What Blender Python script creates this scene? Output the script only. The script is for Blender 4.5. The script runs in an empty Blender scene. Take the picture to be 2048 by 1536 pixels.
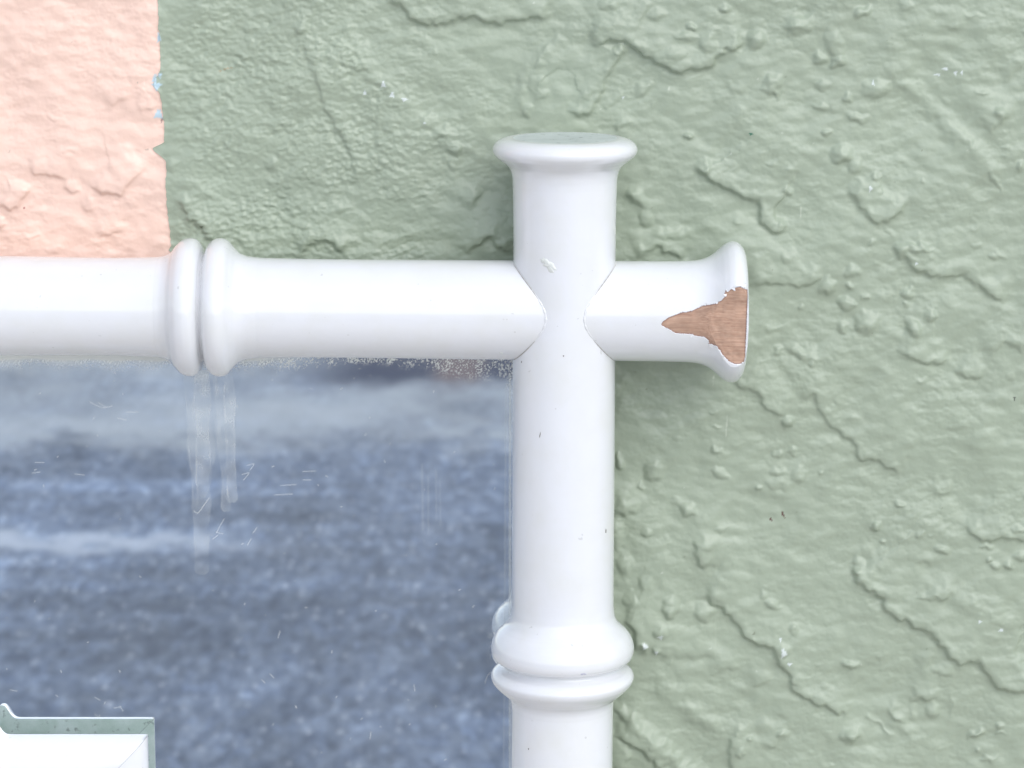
import bpy, math, random
import numpy as np

# ----------------------------------------------------------------- camera, sky, sun, exposure
scene = bpy.context.scene
COL = scene.collection
UNIT = 0.0002                      # one photo pixel at the plane of the frame axes, in metres
F = 5600.0                         # focal length in photo pixels
PITCH = math.atan2(768 + 350, F)
L0 = F * UNIT
CAM = np.array([0.0, -L0 * math.cos(PITCH), L0 * math.sin(PITCH)])
cd = bpy.data.cameras.new('camera')
cam = bpy.data.objects.new('camera', cd)
COL.objects.link(cam)
cam.location = CAM
cam.rotation_euler = (math.pi / 2 - PITCH, 0, 0)
cd.sensor_fit = 'HORIZONTAL'
cd.sensor_width = 36.0
cd.lens = F / 2048 * 36.0
cd.clip_start = 0.02
cd.clip_end = 400.0
cd.dof.use_dof = True
cd.dof.focus_distance = L0 - 0.010
cd.dof.aperture_fstop = 30.0
scene.camera = cam

SUN_EL, SUN_ROT = math.radians(41), math.radians(150)
world = bpy.data.worlds.new('World')
scene.world = world
world.use_nodes = True
wn, wl = world.node_tree.nodes, world.node_tree.links
wn.clear()
sky = wn.new('ShaderNodeTexSky')
sky.sky_type = 'NISHITA'
sky.sun_disc = False
sky.sun_elevation = SUN_EL
sky.sun_rotation = SUN_ROT
sky.dust_density = 0.8
sky.air_density = 1.0
sky.ozone_density = 2.0
hsv = wn.new('ShaderNodeHueSaturation')
hsv.inputs['Saturation'].default_value = 0.40      # thin white overcast
bg = wn.new('ShaderNodeBackground')
bg.inputs['Strength'].default_value = 0.15
wo = wn.new('ShaderNodeOutputWorld')
wl.new(sky.outputs[0], hsv.inputs['Color'])
wl.new(hsv.outputs[0], bg.inputs['Color'])
wl.new(bg.outputs[0], wo.inputs['Surface'])

sd = bpy.data.lights.new('sun', 'SUN')
sun = bpy.data.objects.new('sun', sd)
COL.objects.link(sun)
sd.energy = 0.8
sd.angle = math.radians(50)
sd.color = (1.0, 0.985, 0.96)
sun.location = (1.5, -2.5, 4)
from mathutils import Vector
sdir = Vector((math.sin(SUN_ROT) * math.cos(SUN_EL), math.cos(SUN_ROT) * math.cos(SUN_EL), math.sin(SUN_EL)))
sun.rotation_euler = sdir.to_track_quat('Z', 'Y').to_euler()

scene.view_settings.view_transform = 'Standard'
scene.view_settings.look = 'None'
scene.view_settings.gamma = 1
scene.view_settings.use_curve_mapping = False
scene.view_settings.exposure = 0.60
scene.render.engine = 'CYCLES'
scene.cycles.use_denoising = True
scene.cycles.max_bounces = 8

# ----------------------------------------------------------------- helpers
cp, sp = math.cos(PITCH), math.sin(PITCH)
FWD = np.array([0, cp, -sp]); UP = np.array([0, sp, cp]); RIGHT = np.array([1.0, 0, 0])

def unproj(px, py, Y=0.0):
    """photo pixel -> world point on the vertical plane y = Y"""
    px = np.asarray(px, float); py = np.asarray(py, float)
    d = FWD + ((px - 1024) / F)[..., None] * RIGHT + ((768 - py) / F)[..., None] * UP
    t = (np.asarray(Y) - CAM[1]) / d[..., 1]
    return CAM + d * t[..., None]

def proj(P):
    q = P - CAM
    dz = q @ FWD
    return 1024 + F * (q @ RIGHT) / dz, 768 - F * (q @ UP) / dz

def pxscale(P):
    return float((np.asarray(P) - CAM) @ FWD) / F

def tag(o, label=None, cat=None, group=None, kind=None):
    if label: o['label'] = label
    if cat: o['category'] = cat
    if group: o['group'] = group
    if kind: o['kind'] = kind
    return o

def empty(name, loc):
    o = bpy.data.objects.new(name, None)
    o.empty_display_size = 0.05
    COL.objects.link(o); o.location = loc
    bpy.context.view_layer.update()
    return o

def mesh_obj(name, verts, faces, mat, parent=None, smooth=True):
    """verts (n,3) world; faces (m,4) or list"""
    me = bpy.data.meshes.new(name)
    verts = np.asarray(verts, np.float64)
    if parent is not None:
        q = parent
        while q is not None:
            verts = verts - np.array(q.location); q = q.parent
    if isinstance(faces, np.ndarray):
        n, m = len(verts), len(faces)
        k = faces.shape[1]
        me.vertices.add(n); me.vertices.foreach_set('co', verts.astype(np.float32).ravel())
        me.loops.add(m * k); me.loops.foreach_set('vertex_index', faces.astype(np.int32).ravel())
        me.polygons.add(m)
        me.polygons.foreach_set('loop_start', np.arange(0, m * k, k, dtype=np.int32))
        me.update(calc_edges=True)
    else:
        me.from_pydata([tuple(v) for v in verts], [], faces)
    me.polygons.foreach_set('use_smooth', np.full(len(me.polygons), smooth))
    me.update()
    me.materials.append(mat)
    o = bpy.data.objects.new(name, me)
    COL.objects.link(o)
    if parent is not None: o.parent = parent
    return o

def grid_faces(nr, nc, flip=False, wrap=False):
    i = np.arange(nr - 1)[:, None]
    ncc = nc if wrap else nc - 1
    j = np.arange(ncc)[None, :]
    j2 = (j + 1) % nc
    a = i * nc + j; b = i * nc + j2; c = (i + 1) * nc + j2; d = (i + 1) * nc + j
    f = np.stack([a, b, c, d], -1).reshape(-1, 4)
    return f[:, ::-1] if flip else f

def compact(verts, faces, *attrs):
    used = np.unique(faces)
    m = np.full(len(verts), -1, np.int64); m[used] = np.arange(len(used))
    return (verts[used], m[faces]) + tuple(a[used] for a in attrs)

def set_color(o, name, rgb):
    at = o.data.attributes.new(name, 'FLOAT_COLOR', 'POINT')
    rgba = np.ones((len(rgb), 4), np.float32); rgba[:, :3] = rgb
    at.data.foreach_set('color', rgba.ravel())

def set_float(o, name, v):
    at = o.data.attributes.new(name, 'FLOAT', 'POINT')
    at.data.foreach_set('value', v.astype(np.float32).ravel())

rng = np.random.default_rng(7)

def band_noise(shape, step, lam, seed, stretch=(1, 1), width=0.45):
    """band-passed gaussian noise; step = grid pitch, lam = wavelength (same units), unit std"""
    r = np.random.default_rng(seed)
    n = np.fft.rfft2(r.standard_normal(shape))
    fy = np.fft.fftfreq(shape[0], step)[:, None] * stretch[0]
    fx = np.fft.rfftfreq(shape[1], step)[None, :] * stretch[1]
    f = np.sqrt(fx * fx + fy * fy) + 1e-9
    w = np.exp(-(np.log(f * lam) ** 2) / (2 * width ** 2))
    out = np.fft.irfft2(n * w, shape)
    return out / out.std()

def low_noise(shape, step, lam, seed):
    r = np.random.default_rng(seed)
    n = np.fft.rfft2(r.standard_normal(shape))
    fy = np.fft.fftfreq(shape[0], step)[:, None]
    fx = np.fft.rfftfreq(shape[1], step)[None, :]
    w = np.exp(-(fx * fx + fy * fy) * lam * lam * 2)
    out = np.fft.irfft2(n * w, shape)
    return out / out.std()

# ----------------------------------------------------------------- materials
def new_mat(name):
    m = bpy.data.materials.new(name)
    m.use_nodes = True
    nt = m.node_tree
    b = nt.nodes['Principled BSDF']
    return m, nt.nodes, nt.links, b

def noise_node(N, L, vec, scale, detail=4, rough=0.55):
    t = N.new('ShaderNodeTexNoise')
    t.inputs['Scale'].default_value = scale
    t.inputs['Detail'].default_value = detail
    t.inputs['Roughness'].default_value = rough
    L.new(vec, t.inputs['Vector'])
    return t

def ramp(N, L, src, stops):
    r = N.new('ShaderNodeValToRGB')
    el = r.color_ramp.elements
    while len(el) < len(stops): el.new(0.5)
    for e, (p, c) in zip(el, stops):
        e.position = p
        e.color = (c, c, c, 1) if not isinstance(c, tuple) else (*c, 1)
    L.new(src, r.inputs['Fac'])
    return r

def mix_rgb(N, L, fac, a, b, mode='MIX'):
    m = N.new('ShaderNodeMix'); m.data_type = 'RGBA'; m.blend_type = mode
    for s, v in ((m.inputs[0], fac), (m.inputs[6], a), (m.inputs[7], b)):
        if isinstance(v, (int, float)): s.default_value = v
        elif isinstance(v, tuple): s.default_value = (*v, 1)
        else: L.new(v, s)
    return m.outputs[2]

def white_paint(name='gloss_white_paint', base=(0.79, 0.796, 0.826), rough=0.16):
    m, N, L, b = new_mat(name)
    tc = N.new('ShaderNodeTexCoord')
    n1 = noise_node(N, L, tc.outputs['Object'], 60, 3)
    n2 = noise_node(N, L, tc.outputs['Object'], 900, 2)
    grime = ramp(N, L, n1.outputs['Fac'], [(0.42, 0.0), (0.85, 1.0)])
    c = mix_rgb(N, L, grime.outputs[0], base, (base[0] * .955, base[1] * .95, base[2] * .90))
    spot = noise_node(N, L, tc.outputs['Object'], 420, 1)
    sr = ramp(N, L, spot.outputs['Fac'], [(0.765, 0.0), (0.80, 0.35)])
    c = mix_rgb(N, L, sr.outputs[0], c, (0.45, 0.44, 0.42))
    L.new(c, b.inputs['Base Color'])
    rr = N.new('ShaderNodeMapRange')
    rr.inputs['To Min'].default_value = rough - 0.05; rr.inputs['To Max'].default_value = rough + 0.12
    L.new(n1.outputs['Fac'], rr.inputs['Value'])
    L.new(rr.outputs[0], b.inputs['Roughness'])
    bp = N.new('ShaderNodeBump'); bp.inputs['Strength'].default_value = 0.22; bp.inputs['Distance'].default_value = 0.0006
    L.new(n1.outputs['Fac'], bp.inputs['Height'])
    bp2 = N.new('ShaderNodeBump'); bp2.inputs['Strength'].default_value = 0.05; bp2.inputs['Distance'].default_value = 0.0002
    L.new(n2.outputs['Fac'], bp2.inputs['Height'])
    L.new(bp.outputs[0], bp2.inputs['Normal'])
    L.new(bp2.outputs[0], b.inputs['Normal'])
    b.inputs['Coat Weight'].default_value = 0.6; b.inputs['Coat Roughness'].default_value = 0.04
    L.new(bp.outputs[0], b.inputs['Coat Normal'])
    return m

M_WHITE = white_paint()
M_WHITE_OLD = white_paint('weathered_white_paint', (0.74, 0.76, 0.74), 0.35)

def grimy(name, base, stain, scale, lo, hi, rough=0.3):
    m, N, L, b = new_mat(name)
    tc = N.new('ShaderNodeTexCoord')
    n = noise_node(N, L, tc.outputs['Object'], scale, 4, 0.6)
    r = ramp(N, L, n.outputs['Fac'], [(lo, 0.0), (hi, 1.0)])
    n2 = noise_node(N, L, tc.outputs['Object'], scale * 5, 3, 0.6)
    r2 = ramp(N, L, n2.outputs['Fac'], [(0.62, 0.0), (0.70, 0.7)])
    c = mix_rgb(N, L, r.outputs[0], base, stain)
    c = mix_rgb(N, L, r2.outputs[0], c, tuple(x * 0.45 for x in stain))
    L.new(c, b.inputs['Base Color']); b.inputs['Roughness'].default_value = rough
    return m
M_TOP = grimy('reflection_grey_top', (0.66, 0.71, 0.72), (0.56, 0.61, 0.62), 55, 0.42, 0.62, 0.25)  # grey-blue base paints in a reflection; the blotches are stains
M_BACK = grimy('mildewed_back', (0.74, 0.78, 0.70), (0.56, 0.64, 0.54), 70, 0.45, 0.66, 0.7)

def wall_mat():
    m, N, L, b = new_mat('painted_stucco')
    at = N.new('ShaderNodeAttribute'); at.attribute_name = 'paint'
    tc = N.new('ShaderNodeTexCoord')
    n1 = noise_node(N, L, tc.outputs['Object'], 9, 5)
    n2 = noise_node(N, L, tc.outputs['Object'], 70, 4)
    r1 = ramp(N, L, n1.outputs['Fac'], [(0.3, 0.955), (0.7, 1.04)])
    r2 = ramp(N, L, n2.outputs['Fac'], [(0.3, 0.965), (0.7, 1.03)])
    c = mix_rgb(N, L, 1.0, at.outputs['Color'], r1.outputs[0], 'MULTIPLY')
    c = mix_rgb(N, L, 1.0, c, r2.outputs[0], 'MULTIPLY')
    L.new(c, b.inputs['Base Color'])
    rr = N.new('ShaderNodeMapRange')
    rr.inputs['To Min'].default_value = 0.22; rr.inputs['To Max'].default_value = 0.42
    L.new(n2.outputs['Fac'], rr.inputs['Value']); L.new(rr.outputs[0], b.inputs['Roughness'])
    mp = N.new('ShaderNodeMapping'); mp.inputs['Scale'].default_value = (1, 1, 0.8); mp.inputs['Rotation'].default_value = (0, 0.35, 0)
    L.new(tc.outputs['Object'], mp.inputs['Vector'])
    n3 = noise_node(N, L, mp.outputs[0], 900, 3)
    bp = N.new('ShaderNodeBump'); bp.inputs['Strength'].default_value = 0.16; bp.inputs['Distance'].default_value = 0.0003
    L.new(n3.outputs['Fac'], bp.inputs['Height']); L.new(bp.outputs[0], b.inputs['Normal'])
    return m
M_WALL = wall_mat()

def wood_mat():
    m, N, L, b = new_mat('bare_wood')
    tc = N.new('ShaderNodeTexCoord')
    mp = N.new('ShaderNodeMapping'); mp.inputs['Scale'].default_value = (0.035, 1, 1); mp.inputs['Rotation'].default_value = (0, 0.012, 0)
    L.new(tc.outputs['Object'], mp.inputs['Vector'])
    n1 = noise_node(N, L, mp.outputs[0], 1700, 5, 0.7)
    n2 = noise_node(N, L, mp.outputs[0], 330, 3)
    n4 = noise_node(N, L, tc.outputs['Object'], 260, 2)
    r1 = ramp(N, L, n1.outputs['Fac'], [(0.26, (0.33, 0.185, 0.135)), (0.42, (0.47, 0.285, 0.20)), (0.66, (0.58, 0.385, 0.285))])
    r2 = ramp(N, L, n2.outputs['Fac'], [(0.3, 0.82), (0.7, 1.1)])
    r4 = ramp(N, L, n4.outputs['Fac'], [(0.3, 0.88), (0.7, 1.08)])
    c = mix_rgb(N, L, 1.0, r1.outputs[0], r2.outputs[0], 'MULTIPLY')
    c = mix_rgb(N, L, 1.0, c, r4.outputs[0], 'MULTIPLY')
    ar = N.new('ShaderNodeAttribute'); ar.attribute_name = 'rim'
    c = mix_rgb(N, L, ar.outputs['Fac'], c, (0.26, 0.12, 0.10))
    L.new(c, b.inputs['Base Color'])
    b.inputs['Roughness'].default_value = 0.65
    bp = N.new('ShaderNodeBump'); bp.inputs['Strength'].default_value = 0.25; bp.inputs['Distance'].default_value = 0.0002
    L.new(n1.outputs['Fac'], bp.inputs['Height']); L.new(bp.outputs[0], b.inputs['Normal'])
    return m
M_WOOD = wood_mat()

def mirror_mat():
    m, N, L, b = new_mat('dusty_mirror')
    tc = N.new('ShaderNodeTexCoord')
    b.inputs['Base Color'].default_value = (0.84, 0.90, 0.945, 1)
    b.inputs['Metallic'].default_value = 1.0
    b.inputs['Roughness'].default_value = 0.02
    d = N.new('ShaderNodeBsdfPrincipled')
    d.inputs['Base Color'].default_value = (0.80, 0.82, 0.79, 1)
    d.inputs['Roughness'].default_value = 0.6
    at = N.new('ShaderNodeAttribute'); at.attribute_name = 'dirt_and_glare'
    n1 = noise_node(N, L, tc.outputs['Object'], 1500, 2)
    dust = ramp(N, L, n1.outputs['Fac'], [(0.70, 0.0), (0.78, 0.30)])
    n2 = noise_node(N, L, tc.outputs['Object'], 12, 3)
    film = N.new('ShaderNodeMapRange'); film.inputs['To Min'].default_value = 0.01; film.inputs['To Max'].default_value = 0.06
    L.new(n2.outputs['Fac'], film.inputs['Value'])
    a1 = N.new('ShaderNodeMath'); a1.operation = 'MULTIPLY'; L.new(dust.outputs[0], a1.inputs[0]); L.new(n2.outputs['Fac'], a1.inputs[1])
    a2 = N.new('ShaderNodeMath'); a2.operation = 'ADD'; L.new(a1.outputs[0], a2.inputs[0]); L.new(film.outputs[0], a2.inputs[1])
    a3 = N.new('ShaderNodeMath'); a3.operation = 'ADD'; a3.use_clamp = True
    L.new(a2.outputs[0], a3.inputs[0]); L.new(at.outputs['Fac'], a3.inputs[1])
    mx = N.new('ShaderNodeMixShader')
    L.new(a3.outputs[0], mx.inputs[0]); L.new(b.outputs[0], mx.inputs[1]); L.new(d.outputs[0], mx.inputs[2])
    L.new(mx.outputs[0], N['Material Output'].inputs['Surface'])
    return m
M_MIRROR = mirror_mat()

def ground_mat():
    m, N, L, b = new_mat('asphalt')
    tc = N.new('ShaderNodeTexCoord')
    P = tc.outputs['Object']
    sep = N.new('ShaderNodeSeparateXYZ'); L.new(P, sep.inputs[0])
    ma = N.new('ShaderNodeMapping'); ma.inputs['Scale'].default_value = (1, 0.42, 1); L.new(P, ma.inputs['Vector'])
    A_ = ma.outputs[0]
    vo = N.new('ShaderNodeTexVoronoi'); vo.inputs['Scale'].default_value = 62; L.new(A_, vo.inputs['Vector'])
    agg = ramp(N, L, vo.outputs['Color'], [(0.0, 0.35), (0.6, 0.95), (0.85, 1.5), (1.0, 2.6)])
    n1 = noise_node(N, L, A_, 34, 6, 0.74)
    n0 = noise_node(N, L, A_, 3.2, 4, 0.6)
    c = ramp(N, L, n1.outputs['Fac'], [(0.34, (0.066, 0.092, 0.150)), (0.50, (0.146, 0.184, 0.256)), (0.67, (0.27, 0.315, 0.39))])
    col = mix_rgb(N, L, 0.45, c.outputs[0], agg.outputs[0], 'MULTIPLY')
    big = ramp(N, L, n0.outputs['Fac'], [(0.32, 0.72), (0.68, 1.38)])
    col = mix_rgb(N, L, 1.0, col, big.outputs[0], 'MULTIPLY')
    for sc_, thr in ((52, 0.34), (24, 0.17)):
        v2 = N.new('ShaderNodeTexVoronoi'); v2.inputs['Scale'].default_value = sc_; v2.inputs['Randomness'].default_value = 1.0
        L.new(A_, v2.inputs['Vector'])
        rr = ramp(N, L, v2.outputs['Distance'], [(thr * 0.7, 1.0), (thr, 0.0)])
        sx = N.new('ShaderNodeSeparateColor'); L.new(v2.outputs['Color'], sx.inputs[0])
        pick = ramp(N, L, sx.outputs[0], [(0.62, 0.0), (1.0, 0.5)])
        mm = N.new('ShaderNodeMath'); mm.operation = 'MULTIPLY'; L.new(rr.outputs[0], mm.inputs[0]); L.new(pick.outputs[0], mm.inputs[1])
        col = mix_rgb(N, L, mm.outputs[0], col, (0.80, 0.83, 0.88))
    # paler tracks, running along x, irregular
    mp = N.new('ShaderNodeMapping'); mp.inputs['Scale'].default_value = (1.3, 1.0, 1); L.new(P, mp.inputs['Vector'])
    n2 = noise_node(N, L, mp.outputs[0], 1.6, 5, 0.6)
    n3 = noise_node(N, L, mp.outputs[0], 6.5, 4, 0.6)
    def band(y0, y1, soft, lo, hi):
        # y distance from wall positive; returns mask socket
        a = N.new('ShaderNodeMath'); a.operation = 'MULTIPLY_ADD'
        L.new(n3.outputs['Fac'], a.inputs[0]); a.inputs[1].default_value = lo; 
        yo = N.new('ShaderNodeMath'); yo.operation = 'SUBTRACT'; yo.inputs[1].default_value = lo * 0.5
        L.new(sep.outputs['Y'], yo.inputs[0]); L.new(yo.outputs[0], a.inputs[2])
        r = N.new('ShaderNodeMapRange'); r.interpolation_type = 'SMOOTHSTEP'
        r.inputs['From Min'].default_value = -y0; r.inputs['From Max'].default_value = -y0 - soft
        L.new(a.outputs[0], r.inputs['Value'])
        r2 = N.new('ShaderNodeMapRange'); r2.interpolation_type = 'SMOOTHSTEP'
        r2.inputs['From Min'].default_value = -y1; r2.inputs['From Max'].default_value = -y1 + soft
        L.new(a.outputs[0], r2.inputs['Value'])
        mu = N.new('ShaderNodeMath'); mu.operation = 'MULTIPLY'; L.new(r.outputs[0], mu.inputs[0]); L.new(r2.outputs[0], mu.inputs[1])
        m2 = N.new('ShaderNodeMath'); m2.operation = 'MULTIPLY'; m2.use_clamp = True
        L.new(mu.outputs[0], m2.inputs[0]); m2.inputs[1].default_value = hi
        return m2.outputs[0]
    mz = N.new('ShaderNodeMapping'); mz.inputs['Scale'].default_value = (0.45, 2.3, 1); L.new(P, mz.inputs['Vector'])
    nz = noise_node(N, L, mz.outputs[0], 2.1, 4, 0.6)
    rz = ramp(N, L, nz.outputs['Fac'], [(0.36, 0.80), (0.52, 1.0), (0.66, 1.55)])
    col = mix_rgb(N, L, 1.0, col, rz.outputs[0], 'MULTIPLY')
    # far pale zone
    far_pale = band(GY(935), GY(600), 0.45, 1.1, 0.72)
    wn_ = ramp(N, L, n2.outputs['Fac'], [(0.35, 0.35), (0.6, 1.0)])
    mw = N.new('ShaderNodeMath'); mw.operation = 'MULTIPLY'; L.new(far_pale, mw.inputs[0]); L.new(wn_.outputs[0], mw.inputs[1])
    col = mix_rgb(N, L, mw.outputs[0], col, (0.56, 0.585, 0.60))
    # pale streak
    st = band(GY(1132), GY(1072), 0.14, 0.45, 1.0)
    lx = N.new('ShaderNodeMapRange'); lx.interpolation_type = 'SMOOTHSTEP'
    lx.inputs['From Min'].default_value = -0.35; lx.inputs['From Max'].default_value = -0.85
    L.new(sep.outputs['X'], lx.inputs['Value'])
    ms = N.new('ShaderNodeMath'); ms.operation = 'MULTIPLY'; L.new(st, ms.inputs[0]); L.new(lx.outputs[0], ms.inputs[1])
    col = mix_rgb(N, L, ms.outputs[0], col, (0.55, 0.59, 0.66))
    st2 = band(GY(1035), GY(1010), 0.12, 0.25, 0.35)
    col = mix_rgb(N, L, st2, col, (0.30, 0.34, 0.42))
    # dark patch far out, with a brownish smear beside it
    dk = band(GY(790), GY(640), 0.25, 0.45, 1.0)
    def xr(a0, a1, b0, b1):
        q = N.new('ShaderNodeMapRange'); q.interpolation_type = 'SMOOTHSTEP'
        q.inputs['From Min'].default_value = a0; q.inputs['From Max'].default_value = a1; L.new(sep.outputs['X'], q.inputs['Value'])
        q2 = N.new('ShaderNodeMapRange'); q2.interpolation_type = 'SMOOTHSTEP'
        q2.inputs['From Min'].default_value = b1; q2.inputs['From Max'].default_value = b0; L.new(sep.outputs['X'], q2.inputs['Value'])
        mu = N.new('ShaderNodeMath'); mu.operation = 'MULTIPLY'; L.new(q.outputs[0], mu.inputs[0]); L.new(q2.outputs[0], mu.inputs[1])
        return mu.outputs[0]
    def mul(a, b_):
        mu = N.new('ShaderNodeMath'); mu.operation = 'MULTIPLY'; L.new(a, mu.inputs[0]); L.new(b_, mu.inputs[1]); return mu.outputs[0]
    col = mix_rgb(N, L, mul(dk, xr(-0.75, -0.38, 0.10, 0.5)), col, (0.020, 0.030, 0.075))
    col = mix_rgb(N, L, mul(dk, xr(-0.25, -0.18, -0.12, -0.05)), col, (0.16, 0.11, 0.11))
    L.new(col, b.inputs['Base Color'])
    b.inputs['Roughness'].default_value = 0.85
    bp = N.new('ShaderNodeBump'); bp.inputs['Strength'].default_value = 0.6; bp.inputs['Distance'].default_value = 0.004
    L.new(n1.outputs['Fac'], bp.inputs['Height']); L.new(bp.outputs[0], b.inputs['Normal'])
    return m

# ----------------------------------------------------------------- levels
Y_MIRROR = 76 * UNIT
Y_WALL = 156 * UNIT
GROUND_Z = -1.30

def GY(py):
    """distance from the wall of the ground point that the mirror shows at photo row py"""
    ta = (py + 350) / F
    return (CAM[2] - GROUND_Z) / ta + CAM[1] - 2 * Y_MIRROR

# ----------------------------------------------------------------- ground
gm = ground_mat()
gs = 60
gx = np.array([-gs, gs]); 
ground = mesh_obj('asphalt_ground', np.array([[-gs, -gs, GROUND_Z], [gs, -gs, GROUND_Z], [gs, 4, GROUND_Z], [-gs, 4, GROUND_Z]]),
                  [(0, 1, 2, 3)], gm, smooth=False)
tag(ground, kind='structure')
M_BOUNCE, N, L, b = new_mat('bounce_concrete')
tc = N.new('ShaderNodeTexCoord'); n1 = noise_node(N, L, tc.outputs['Object'], 3, 6, 0.6)
rp = ramp(N, L, n1.outputs['Fac'], [(0.3, (0.46, 0.435, 0.405)), (0.7, (0.58, 0.555, 0.52))])
L.new(rp.outputs[0], b.inputs['Base Color']); b.inputs['Roughness'].default_value = 0.9
def box(x0, x1, y0, y1, z0, z1):
    v = np.array([(x, y, z) for z in (z0, z1) for y in (y0, y1) for x in (x0, x1)], float)
    return v, [(0, 2, 3, 1), (4, 5, 7, 6), (0, 1, 5, 4), (2, 6, 7, 3), (0, 4, 6, 2), (1, 3, 7, 5)]
v, f = box(-30, 30, -2.85, 0.3, GROUND_Z - 0.05, GROUND_Z + 0.12)
tag(mesh_obj('bounce_pavement', v, f, M_BOUNCE, smooth=False), kind='structure')  # unseen slab, added to bounce warm light onto the rail underside

# ----------------------------------------------------------------- wall relief, drawn in photo pixels on the wall plane
STEP = 2.0
X0, X1, YY0, YY1 = -260, 2310, -260, 1800
gxs = np.arange(X0, X1 + 1, STEP); gys = np.arange(YY0, YY1 + 1, STEP)
GXX, GYY = np.meshgrid(gxs, gys)
SH = GXX.shape
H = np.zeros(SH)
warpx = low_noise(SH, STEP, 14, 11) * 1.3 + band_noise(SH, STEP, 34, 12) * 1.5
warpy = low_noise(SH, STEP, 14, 13) * 1.3 + band_noise(SH, STEP, 34, 14) * 1.5
PXw = GXX + warpx; PYw = GYY + warpy

def window(x0, x1, y0, y1, pad):
    a = max(0, int((y0 - pad - YY0) / STEP)); b = min(SH[0], int((y1 + pad - YY0) / STEP) + 1)
    c = max(0, int((x0 - pad - X0) / STEP)); d = min(SH[1], int((x1 + pad - X0) / STEP) + 1)
    return slice(a, b), slice(c, d)

def poly_dist(pts, X, Y):
    pts = np.asarray(pts, float)
    seg = np.hypot(*(pts[1:] - pts[:-1]).T)
    cum = np.concatenate([[0], np.cumsum(seg)])
    best = np.full(X.shape, 1e9); sgn = np.ones(X.shape); arc = np.zeros(X.shape)
    for k in range(len(pts) - 1):
        a = pts[k]; d = pts[k + 1] - a; l2 = d @ d
        tt = ((X - a[0]) * d[0] + (Y - a[1]) * d[1]) / l2
        t = np.clip(tt, 0, 1)
        dx = X - a[0] - t * d[0]; dy = Y - a[1] - t * d[1]
        dist = np.hypot(dx, dy)
        cr = d[0] * (Y - a[1]) - d[1] * (X - a[0])
        m = dist < best
        best = np.where(m, dist, best)
        sgn = np.where(m, np.where(cr < 0, 1.0, -1.0), sgn)
        arc = np.where(m, cum[k] + t * seg[k], arc)
    return best, sgn, arc, cum[-1]

def smooth_pts(pts, n=4):
    pts = np.asarray(pts, float)
    if len(pts) < 3: return pts
    P = np.vstack([2 * pts[0] - pts[1], pts, 2 * pts[-1] - pts[-2]])
    out = []
    for i in range(1, len(P) - 2):
        for t in np.linspace(0, 1, n, endpoint=False):
            p0, p1, p2, p3 = P[i - 1:i + 3]
            out.append(0.5 * (2 * p1 + (p2 - p0) * t + (2 * p0 - 5 * p1 + 4 * p2 - p3) * t * t + (3 * p1 - p0 - 3 * p2 + p3) * t ** 3))
    out.append(pts[-1])
    return np.array(out)

def ledge(pts, h=9, w=45, drop=4.5, taper=26):
    """a trowelled edge: raised above the line, steep below it, dying away over w"""
    p = smooth_pts(pts)
    pad = w * 2.6
    s = window(p[:, 0].min(), p[:, 0].max(), p[:, 1].min(), p[:, 1].max(), pad)
    d, sg, arc, tot = poly_dist(p, PXw[s], PYw[s])
    up = h * np.exp(-(d / (1.5 * w)) ** 1.6)
    lip = 0.10 * h * np.exp(-((d - 8) / 7.0) ** 2)
    lo = h * np.exp(-(d / drop) ** 2)
    v = np.where(sg > 0, up + lip * np.clip(d / 3, 0, 1), lo)
    tp = min(taper, tot * 0.35)
    t = np.clip(np.minimum(arc, tot - arc) / tp, 0, 1)
    t = t * t * (3 - 2 * t)
    H[s] += v * t

def ridge(pts, h=4, w=10, taper=25):
    p = smooth_pts(pts)
    s = window(p[:, 0].min(), p[:, 0].max(), p[:, 1].min(), p[:, 1].max(), w * 3)
    d, sg, arc, tot = poly_dist(p, PXw[s], PYw[s])
    tp = min(taper, tot * 0.4)
    t = np.clip(np.minimum(arc, tot - arc) / tp, 0, 1)
    H[s] += h * np.exp(-(d / w) ** 2) * t

def blob(x, y, rx, ry, h, ang=0.0):
    s = window(x, x, y, y, max(rx, ry) * 1.8)
    a = math.radians(ang)
    X = PXw[s] - x; Y = PYw[s] - y
    u = (X * math.cos(a) + Y * math.sin(a)) / rx; v = (-X * math.sin(a) + Y * math.cos(a)) / ry
    r = np.hypot(u, v + 0.0)
    # dome, steeper on the underside (lower left), leaning
    lean = 1 + 0.25 * (v - 0.5 * u)
    H[s] += 0.98 * h * np.clip(1 - r ** 2.2, 0, None) ** 1.25 * np.clip(lean, 0.55, 1.45)

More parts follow.
